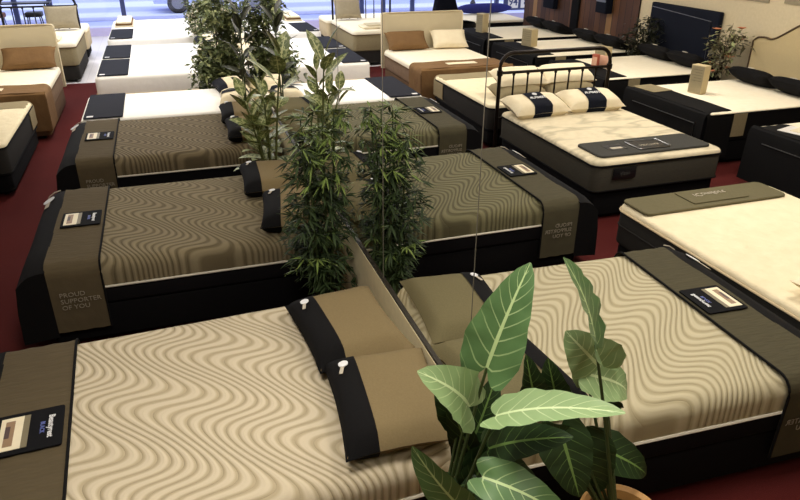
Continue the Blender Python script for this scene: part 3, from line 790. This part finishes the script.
for k in range(4): box(bm, -.08 + .06 * k, -.06 + .06 * k, -.15, .15, .005, .006)
mesh_obj('print_lines', bm, 'card_olive', s_, False)
sign_box(5.5, 3.95, .672, .25, 'beige sign box on the bed before the linen headboard', .36)
sign_box(5.72, 6.42, .672, .3, 'beige sign box on the bed before the navy headboard', .2, .22, .16)
sign_box(5.2, 7.95, .672, .3, 'beige sign box on the nearer bed before the wood planks', .3, .24, .16)
sign_box(5.1, 9.75, .672, .3, 'beige sign box on the farther bed before the wood planks', .36, .2, .16)
# red and pink cards beyond the bronze headboard
t = thing('display_card', 'red display card standing on the navy headboard bed', 'sign', (5.13, 5.75, .69), .4)
bm = NB(); box(bm, -.03, .03, -.05, .05, 0, .2, .004); c_ = mesh_obj('card_body', bm, 'sign_red', t)
bm = NB(); box(bm, -.033, -.03, -.04, .04, .04, .16); mesh_obj('printed_face', bm, 'sign_pink', c_, False)
t = thing('display_card', 'pale pink card beside the red one on the navy headboard bed', 'sign', (5.27, 5.72, .69), .3)
bm = NB(); box(bm, -.03, .03, -.09, .09, 0, .17, .004); c_ = mesh_obj('card_body', bm, 'sign_pink', t)
# navy headboard
t = thing('headboard', 'tall navy headboard against the cream right wall', 'headboard', (7.05, 6.16, 0))
bm = NB(); slab(bm, -.06, .02, -.76, .86, .0, 1.47, .02, .02, .01, 3); h_ = mesh_obj('panel', bm, 'navy_cloth', t)
bm = NB(); tube(bm, [(-.066, -.62, .66), (-.066, -.62, 1.32), (-.066, .82, 1.4)], .006, 5); mesh_obj('trim_line', bm, 'steel', h_)
# linen headboard with a curved top
t = thing('headboard', 'linen headboard with curved top and dark trim at right', 'headboard', (7.05, 3.82, 0))
def arch(y):
    a = abs(y) / .84
    if a > .93: return 1.17 + .05 * (1 - (a - .93) / .07)
    if a > .6: return 1.22 + .02 * math.sin((a - .6) * 9)
    return 1.24 + .28 * (1 - a / .6) ** .6 * (.5 + .5 * math.cos(PI * a / .6)) ** .35
ys = [-.84 + 1.68 * k / 40 for k in range(41)]
bm = NB(); rings(bm, [[(x, y, arch(y)) for y in ys] + [(x, .84, .0), (x, -.84, .0)] for x in (-.06, .02)]); h_ = mesh_obj('panel', bm, 'linen_headboard', t)
bm = NB(); tube(bm, [(-.062, -.84, .3)] + [(-.062, y, arch(y)) for y in ys] + [(-.062, .84, .3)], .014, 6); mesh_obj('dark_trim', bm, 'headboard_edge', h_)
# posters on the wall
for (ya, yb, za, lab) in ((4.62, 5.3, 1.68, 'grey poster high on the cream wall between the headboards'), (3.6, 4.36, 1.70, 'grey poster high on the cream wall above the linen headboard')):
    t = thing('wall_poster', lab, 'poster', (WX - .004, (ya + yb) / 2, za)); w2 = (yb - ya) / 2
    bm = NB(); box(bm, -.012, .0, -w2, w2, 0, .9); b_ = mesh_obj('board', bm, 'poster_grey', t, False)
    bm = NB(); box(bm, -.016, -.012, -w2 + .05, w2 - .05, .1, .8); mesh_obj('picture', bm, 'card_olive', b_, False)
t = thing('wall_speaker', 'black box hanging on the wood planks', 'wall box', (7.02, 8.35, 1.14))
bm = NB(); slab(bm, -.14, .02, -.17, .17, 0, .5, .02, .015, .015, 2); b_ = mesh_obj('case', bm, 'navy_cloth', t)
bm = NB(); box(bm, -.146, -.14, -.15, .15, .2, .24); mesh_obj('shiny_strip', bm, 'steel', b_, False)
t = thing('wall_speaker', 'smaller dark blue box on the wood planks at left', 'wall box', (7.02, 10.35, 1.02))
bm = NB(); slab(bm, -.1, .02, -.22, .22, 0, .5, .02, .015, .015, 2); mesh_obj('case', bm, 'navy_cloth', t)
bm = NB(); box(bm, -.05, .0, -.13, .13, 0, 1.9, .01); o = mesh_obj('curtain_post', bm, 'black_cloth'); o.location = (7.05, 9.42, 0); tag(o, 'dark vertical post against the wood planks', 'post')
ficus((6.76, 4.92, 0), 1.32, .24, 'flowering plant with peach blooms between navy and linen headboards', 31, 420, .6, .3, ('leaf_grey', 'leaf_ficus_pale'), 9, 'flowering_plant', (.03, .05), (.08, .14))
ficus((6.76, 6.8, 0), 1.2, .34, 'dark leafy plant beside the navy headboard before the planks', 33, 900, .5, .02, ('leaf_dark', 'leaf_grey'), 0, 'dark_plant')
# last bed at the window, right
fv = (7.25, 12.4, 0)
make_base(fv, 2.0, 1.4, .3, 'black base of the bed with the blue bolster')
make_mattress(fv, 2.02, 1.4, .3, .56, .62, 'cream_top', 'black_border', 'white topped mattress carrying the blue bolster', 'black_cloth', rt=.05)
t = thing('bolster', 'long blue bolster pillow on the last bed at right', 'pillow', (6.6, 12.85, .632))
bm = NB(); rings(bm, [[(-.75 + 1.5 * k / 12, (.13 * (1 - abs(2 * k / 12 - 1) ** 4 * .8)) * math.cos(a), .13 + (.12 * (1 - abs(2 * k / 12 - 1) ** 4 * .8)) * math.sin(a)) for a in [2 * PI * j / 14 for j in range(14)]] for k in range(13)]); b_ = mesh_obj('bolster_body', bm, 'blue_cloth', t)
for s in (-1, 1):
    bm = NB(); lathe(bm, [(.005, -.01), (.03, 0), (.005, .012)], (s * .75, 0, .13), 10); mesh_obj('end_button', bm, 'blue_cloth', b_)
# black chair behind the brown bed, as a reflection only
t = thing('armchair', 'black tub chair behind the cream headboard at right', 'chair', (4.9, 11.15, 0), .2)
bm = NB(); rs = []
for z, hw, yo in ((.35, .33, .0), (.6, .34, .02), (.95, .32, .07), (1.2, .25, .1), (1.42, .2, .13), (1.5, .15, .14)):
    rs.append([(x, y + yo, z) for x, y in rrect(-hw, hw, -.07, .07, .06, 4)])
rings(bm, rs); mesh_obj('backrest', bm, 'navy_cloth', t)
bm = NB(); slab(bm, -.34, .38, -.6, .06, .3, .5, .12, .06, .04, 4, .01); mesh_obj('seat', bm, 'navy_cloth', t)
for s in (-1, 1):
    bm = NB(); slab(bm, s * .38 - .07, s * .38 + .07, -.58, .1, .3, .72, .06, .06, .02, 4); mesh_obj('arm', bm, 'black_cloth', t)
    for yy in (-.5, .02):
        bm = NB(); tube(bm, [(s * .3, yy, .0), (s * .28, yy, .32)], .02, 8); mesh_obj('leg', bm, 'plastic_black', t)

# ================================================================== PLANTS AT THE DIVIDER
both(bamboo((-.24, .83, 0), 1.72, .29, '', 5, 9, 36), 'dark green bamboo plant between the first and second bed, {S}')
both(cane_plant('variegated_plant', (-.24, 3.02, 0), '', [((-.03, .15, 1.36), 11, .27, .115, .3), ((.06, -.62, 1.66), 9, .31, .15, .5), ((-.2, -.02, 1.2), 11, .26, .115, .3), ((-.05, -.25, 1.22), 11, .27, .12, .3), ((-.12, .15, 1.0), 9, .27, .12, .2), ((-.15, -.2, .95), 9, .27, .12, .2), ((.0, .05, 1.1), 9, .27, .12, .25)], None, 3, 'leaf_dief'), 'variegated broad leaf plant between the second and third bed, {S}')
both(cane_plant('rubber_plant', (-.22, 5.0 + .03, 0), '', [((.02, .05, 1.66), 11, .31, .105, .4), ((-.02, -.02, 1.2), 6, .2, .08, .4)], None, 4, 'leaf_rubber'), 'dark broad leaf plant beside the third bed, {S}')
both(ficus((-.36, 6.7, 0), 1.84, .42, '', 21, 4200, .32, .2, lw=(.035, .052), ll=(.07, .115)), 'bushy ficus tree between the fourth and fifth bed, {S}')
both(ficus((-.32, 10.9, 0), 1.4, .38, '', 22, 900, .6), 'small ficus bush beside the sixth bed, {S}')

# broad leaf plant in the foreground
def bigleaf(parent, base, tip, normal, Wd, mat, sag=.04, fold=.16, lobes=.35, n=12):
    bm = NB(); uvl = bm.loops.layers.uv.verify(); base = Vector(base); tip = Vector(tip); nv = Vector(normal)
    ax = tip - base; Ln = ax.length; axn = ax.normalized(); nv = (nv - axn * nv.dot(axn)).normalized()
    rows = []; m = 8
    for i in range(n + 1):
        v = i / n; c = base + ax * v + nv * sag * 4 * v * (1 - v)
        d = (ax + nv * sag * 4 * (1 - 2 * v)).normalized(); nn = (nv - d * nv.dot(d)).normalized(); sd = d.cross(nn)
        w = Wd / 2 * ((1 - v) ** .58) * min(1.1, .7 + 1.9 * v)
        if i == n: w = .003
        row = []
        for j in range(m + 1):
            q = 2 * j / m - 1; aq = abs(q)
            back = -axn * lobes * Wd * .62 * max(0, 1 - v / .3) ** 1.2 * math.sin(PI * aq * .8) ** .9
            rip = nn * (.012 * math.sin(v * 26 + 1.3 * (1 if q > 0 else 0)) * aq * (1 - v) * Wd / .2)
            row.append((c + sd * w * q + nn * (fold * w * aq ** 1.3) + back + rip, (q + 1) / 2, v))
        rows.append(row)
    vs = [[(bm.verts.new(a[0]), a[1], a[2]) for a in r] for r in rows]
    for a, b in zip(vs, vs[1:]):
        for j in range(m):
            qs = (a[j], a[j + 1], b[j + 1], b[j]); f = bm.faces.new([k[0] for k in qs])
            for lp, k in zip(f.loops, qs): lp[uvl].uv = (k[1], k[2])
    return leaf_obj('leaf', bm, [mat], parent)
G, GP, GD = 'leaf_philo', 'leaf_philo_pale', 'leaf_philo_dark'
LV = [ # where it is seen (L left, M in the built reflection, B both), base, tip, normal, width, material, sag
 ('B', (-.205, -1.57, 1.36), (-.058, -1.53, 1.70), (-.72, -.62, .30), .225, G, .02),
 ('L', (-.275, -1.6, 1.24), (-.465, -1.62, 1.44), (-.25, -.5, .82), .21, GP, .04),
 ('L', (-.17, -1.52, .86), (-.30, -1.5, 1.21), (-.6, -.6, .3), .16, GD, .02),
 ('L', (-.33, -1.75, .94), (-.525, -1.75, 1.275), (-.55, -.6, .5), .16, G, .02),
 ('L', (-.24, -1.72, 1.29), (-.045, -2.05, 1.51), (-.35, -.1, .95), .155, GP, .03),
 ('L', (-.2, -1.62, 1.06), (-.05, -1.86, 1.27), (-.2, -.5, .8), .17, GD, .03),
 ('L', (-.29, -1.76, 1.09), (-.06, -1.93, .99), (-.2, -.45, .85), .16, G, .05),
 ('L', (-.22, -1.56, .78), (-.12, -1.7, .62), (-.2, -.6, .8), .2, GD, .03),
 ('L', (-.2, -1.5, 1.0), (-.1, -1.45, 1.22), (-.4, -.8, .3), .15, GD, .02),
 ('L', (-.28, -1.6, .8), (-.2, -1.62, 1.05), (-.5, -.8, .3), .17, GD, .02),
 ('L', (-.26, -1.5, 1.08), (-.33, -1.45, 1.3), (-.5, -.8, .3), .12, GD, .02),
 ('L', (-.24, -1.55, .86), (-.04, -1.6, .93), (-.2, -.7, .6), .2, GD, .03),
 ('L', (-.26, -1.66, .8), (-.05, -1.8, .76), (-.2, -.6, .8), .2, GD, .04),
 ('L', (-.22, -1.6, .95), (-.06, -1.62, 1.1), (-.3, -.8, .4), .18, GD, .03),
 ('L', (-.3, -1.62, .92), (-.36, -1.75, .72), (-.4, -.7, .5), .2, GD, .02),
 ('L', (-.21, -1.66, 1.0), (-.03, -1.7, .86), (-.3, -.7, .6), .19, GD, .03),
 ('M', (-.16, -1.5, .95), (-.22, -1.6, .68), (-.4, -.8, .4), .22, GD, .02),
 ('M', (-.37, -1.41, 1.12), (-.21, -1.38, 1.30), (-.55, -.7, .6), .25, GP, .03),
 ('M', (-.30, -1.42, 1.11), (-.51, -1.42, .975), (-.4, -.5, .85), .21, GP, .04),
 ('M', (-.2, -1.4, 1.0), (-.135, -1.4, 1.21), (-.5, -.8, .3), .14, GD, .02),
 ('M', (-.25, -1.5, .88), (-.36, -1.54, .60), (-.5, -.7, .5), .26, GD, .02),
 ('M', (-.38, -1.42, .74), (-.62, -1.5, .58), (-.3, -.6, .8), .19, GD, .05),
 ('M', (-.42, -1.42, .95), (-.47, -1.36, .86), (-.5, -.8, .6), .13, GD, .02),
 ('M', (-.1, -1.42, 1.02), (-.03, -1.42, 1.26), (-.6, -.8, .3), .16, GD, .02),
 ('M', (-.22, -1.45, .84), (-.06, -1.5, 1.0), (-.4, -.8, .4), .2, GD, .03),
]
def philodendron(side, pl, label, pot_h):
    t = thing('philodendron', label, 'plant', pl)
    k = pot_h / .525
    bm = NB(); lathe(bm, [(.11, 0), (.12, .01), (.145, .3 * k), (.16, .45 * k), (.17, .49 * k), (.165, .515 * k), (.15, pot_h), (.132, .515 * k), (.124, .46 * k), (.002, .46 * k)], n=32); pt_ = mesh_obj('pot', bm, 'pot_tan', t)
    bm = NB(); lathe(bm, [(.126, .455 * k), (.126, .475 * k), (.002, .48 * k)]); mesh_obj('soil', bm, 'soil', pt_)
    for w_, b, e, nv, wd, mt, sg in LV:
        if w_ not in ('B', side): continue
        if side == 'M' and w_ == 'M': nv = (-nv[0], nv[1], nv[2])
        b = Vector(b) - Vector(pl); e = Vector(e) - Vector(pl)
        bigleaf(t, b, e, nv, wd, mt, sg)
        mid = Vector((b.x * .6, b.y * .5, b.z * .75)); bm = NB(); r0 = Vector((b.x * .1, b.y * .1, .46 * k))
        tube(bm, [r0 * (1 - s) ** 2 + mid * 2 * s * (1 - s) + b * s * s for s in [k_ / 8 for k_ in range(9)]], .009, 7, .005); mesh_obj('stem', bm, 'stem_green', t)
    return t
philodendron('L', (-.42, -1.62, 0), 'large arrow leaved philodendron nearest the camera, left of the divider', .525)
t = philodendron('M', (-.42, -1.62, 0), 'large arrow leaved philodendron in tan pot, reflected in the mirror', .55); flip(t)

# ================================================================== OUTSIDE THE WINDOW
t = thing('parked_car', 'pale blue car parked outside the window', 'car', (.75, 21.6, -.02))
prof = [(-1.95, .3), (-2.0, .55), (-1.9, .78), (-1.1, .9), (-.55, 1.35), (.7, 1.38), (1.35, .95), (1.95, .85), (2.0, .5), (1.95, .3)]
bm = NB(); rings(bm, [[(x, y, z) for x, z in [(px * k, .3 + (pz - .3) * k2) for px, pz in prof]] for y, k, k2 in ((-.82, .97, .95), (-.76, 1, 1), (.76, 1, 1), (.82, .97, .95))]); bd_ = mesh_obj('car_body', bm, 'car_blue', t)
bm = NB(); box(bm, -.5, .62, -.815, .815, .98, 1.28, .05); mesh_obj('side_window', bm, 'window_blue', bd_)
bm = NB(); box(bm, -2.01, -1.9, -.7, -.4, .6, .74, .03); box(bm, -2.01, -1.9, .4, .7, .6, .74, .03); mesh_obj('headlight', bm, 'white_tag', bd_)
for x in (-1.22, 1.2):
    for y in (-.74, .74):
        bm = NB(); rings(bm, [[(x + r_ * math.cos(a), y + dy, .32 + r_ * math.sin(a)) for a in [2 * PI * j / 24 for j in range(24)]] for dy, r_ in ((-.1, .2), (-.1, .3), (-.07, .33), (.07, .33), (.1, .3), (.1, .2))]); wh = mesh_obj('wheel', bm, 'rubber', t)
        bm = NB(); rings(bm, [[(x + .19 * math.cos(a), y + dy, .32 + .19 * math.sin(a)) for a in [2 * PI * j / 18 for j in range(18)]] for dy in (-.108, .108)]); mesh_obj('hubcap', bm, 'steel', wh)
# cafe table and stools by the far window, left
t = thing('bar_table', 'thin black high table by the window at the top left', 'table', (-4.3, 15.2, 0))
bm = NB(); box(bm, -.75, .85, -.22, .22, .92, .95, .008); mesh_obj('tabletop', bm, 'metal_black', t)
for x, y in ((-.66, -.17), (.76, -.17), (-.66, .17), (.76, .17)):
    bm = NB(); tube(bm, [(x, y, 0), (x * .97, y, .92)], .014, 6); mesh_obj('leg', bm, 'metal_black', t)
for x, lab in ((-4.55, 'brown seated stool with slim blue grey legs at the black high table'), (-3.78, 'black stool with slim legs at the black high table')):
    t = thing('bar_stool', lab, 'stool', (x, 14.75, 0)); br_ = x < -4
    bm = NB(); slab(bm, -.18, .18, -.17, .17, .68, .78, .06, .03, .02, 3); mesh_obj('seat', bm, 'leather_brown' if br_ else 'metal_black', t)
    for sx in (-1, 1):
        for sy in (-1, 1):
            bm = NB(); tube(bm, [(sx * .2, sy * .19, 0), (sx * .12, sy * .12, .69)], .013, 6); mesh_obj('leg', bm, 'denim' if br_ else 'metal_black', t)
    bm = NB(); tube(bm, [(x_ * .165, y_ * .16, .28) for x_, y_ in ((-1, -1), (1, -1), (1, 1), (-1, 1))], .009, 6, closed=True); mesh_obj('foot_ring', bm, 'metal_black', t)
t = thing('window_sign', 'dark blue window sign with pale digits at the top right', 'sign', (9.2, 16.1, .3))  # seen only in the mirror, its reflection built solid
bm = NB(); box(bm, -.42, .6, -.02, 0, 0, .62); b_ = mesh_obj('panel', bm, 'window_blue', t, False)
for x, s_ in ((-.1, '94'), (.33, '8')):
    bm = NB(); box(bm, x - .17, x + .17, -.024, -.02, .06, .4); q_ = mesh_obj('pale_square', bm, 'white_tag', b_, False)
    text('digits', s_, .3, (x, -.027, .23), (H90, 0, 0), 'window_blue', q_, bold=True)
t = thing('street_bollard', 'thin dark bollard outside the window behind the beige sign box', 'bollard', (9.15, 19.1, 0))  # another reflection modelled as a solid thing
bm = NB(); lathe(bm, [(.03, 0), (.09, .1), (.1, .22), (.05, .3), (.045, .9), (.06, .92), (.002, .98)], n=14); mesh_obj('post', bm, 'metal_black', t)

# repeats share a group
GR = [('mattress', 'wave-quilted', 'wave-quilted mattresses along the divider'), ('mattress', 'smooth white', 'smooth white mattresses along the divider'), ('mattress', 'white topped black', 'white topped black mattresses at the right wall'),
      ('bed base', 'wavy quilted', 'black bases of the wavy quilted beds'), ('bed base', 'white bed', 'bases of the white beds'), ('bed base', 'black box base of the bed', 'black bases at the right wall'),
      ('foot cover', 'taupe', 'taupe and black foot covers'), ('foot cover', 'black foot cover', 'black foot covers at the right wall'), ('foot mat', '', 'charcoal foot mats on the white beds'),
      ('pillow', 'taupe pillow', 'taupe pillows with black bands'), ('pillow', 'white pillow, charcoal', 'white pillows with charcoal bands'), ('pillow', 'plain white', 'plain white pillows'), ('pillow', 'propped beige', 'propped beige pillows'),
      ('pillow', 'black pillow', 'black pillows at the right wall'), ('pillow', 'navy band', 'cream pillows with navy bands'), ('pillow', 'behind the bronze', 'stacked pillows behind the bronze headboard'),
      ('sign', 'sign box', 'beige sign boxes on the beds'), ('poster', '', 'grey posters on the cream wall'), ('stool', '', 'stools at the black high table'), ('paper', '', 'paper sheets on the black beds'), ('wall box', '', 'boxes on the wood planks')]
for o in list(bpy.data.objects):
    if o.parent is None and 'category' in o:
        for c_, s_, g_ in GR:
            if o['category'] == c_ and s_ in o['label']: o['group'] = g_; break

# ================================================================== LIGHT
def area(name, loc, size, power, col, rot=(0, 0, 0), sy=None):
    li = bpy.data.lights.new(name, 'AREA'); li.energy = power; li.color = col; li.size = size
    if sy: li.shape = 'RECTANGLE'; li.size_y = sy
    o = bpy.data.objects.new(name, li); COL.objects.link(o); o.location = loc; o.rotation_euler = rot; return o
WARM = (1, .94, .85); COOL = (.93, .95, 1)
for x, y, p_ in ((-1.1, -1.1, 54), (1.3, -1.0, 40), (-.2, -2.7, 22), (-1.2, 2.6, 24), (1.6, 2.6, 18), (-1.5, 6.3, 60), (1.5, 6.3, 46), (3.4, .6, 66), (4.6, 4.4, 58), (3.2, 6.6, 34), (-3.3, 7.4, 40), (6.0, 8.0, 22), (5.9, 2.9, 26)):  # includes fills added to brighten the near plant and right wall
    area('ceiling_lamp_and_fill', (x, y, 3.3), .8, p_, WARM)
for x, y, p_ in ((-1.4, 9.6, 66), (1.4, 9.6, 52), (-1.4, 13.2, 78), (1.4, 13.2, 62), (-3.6, 12.6, 46), (4.4, 13.2, 60)):  # cool fills added in place of daylight from the window
    area('ceiling_lamp_and_fill', (x, y, 3.3), .8, p_, COOL)
po = area('window_daylight', (0, YW - .08, 1.6), 22.2, 1, (1, 1, 1), (-PI / 2, 0, 0), 2.8); po.data.cycles.is_portal = True
w = bpy.data.worlds.new('World'); SC.world = w; w.use_nodes = True
bg = w.node_tree.nodes['Background']; bg.inputs[0].default_value = (.70, .77, 1, 1); bg.inputs[1].default_value = 1.7
SC.view_settings.view_transform = 'Standard'; SC.view_settings.look = 'None'; SC.view_settings.exposure = 0
SC.cycles.use_denoising = True
SC.cycles.max_bounces = 8

# ================================================================== CAMERA
cd = bpy.data.cameras.new('Camera'); cam = bpy.data.objects.new('Camera', cd); COL.objects.link(cam); SC.camera = cam
cd.sensor_width = 36; cd.lens = 670.2917 / 800 * 36; cd.clip_end = 200
yaw, pitch, roll = .3302, .4539, .0075
fw = Vector((math.sin(yaw) * math.cos(pitch), math.cos(yaw) * math.cos(pitch), -math.sin(pitch))); r0 = Vector((math.cos(yaw), -math.sin(yaw), 0)); u0 = r0.cross(fw)
rv = r0 * math.cos(roll) + u0 * math.sin(roll); uv_ = -r0 * math.sin(roll) + u0 * math.cos(roll)
cam.matrix_world = Matrix(((rv.x, uv_.x, -fw.x, -1.0548), (rv.y, uv_.y, -fw.y, -3.1713), (rv.z, uv_.z, -fw.z, 2.6563), (0, 0, 0, 1)))
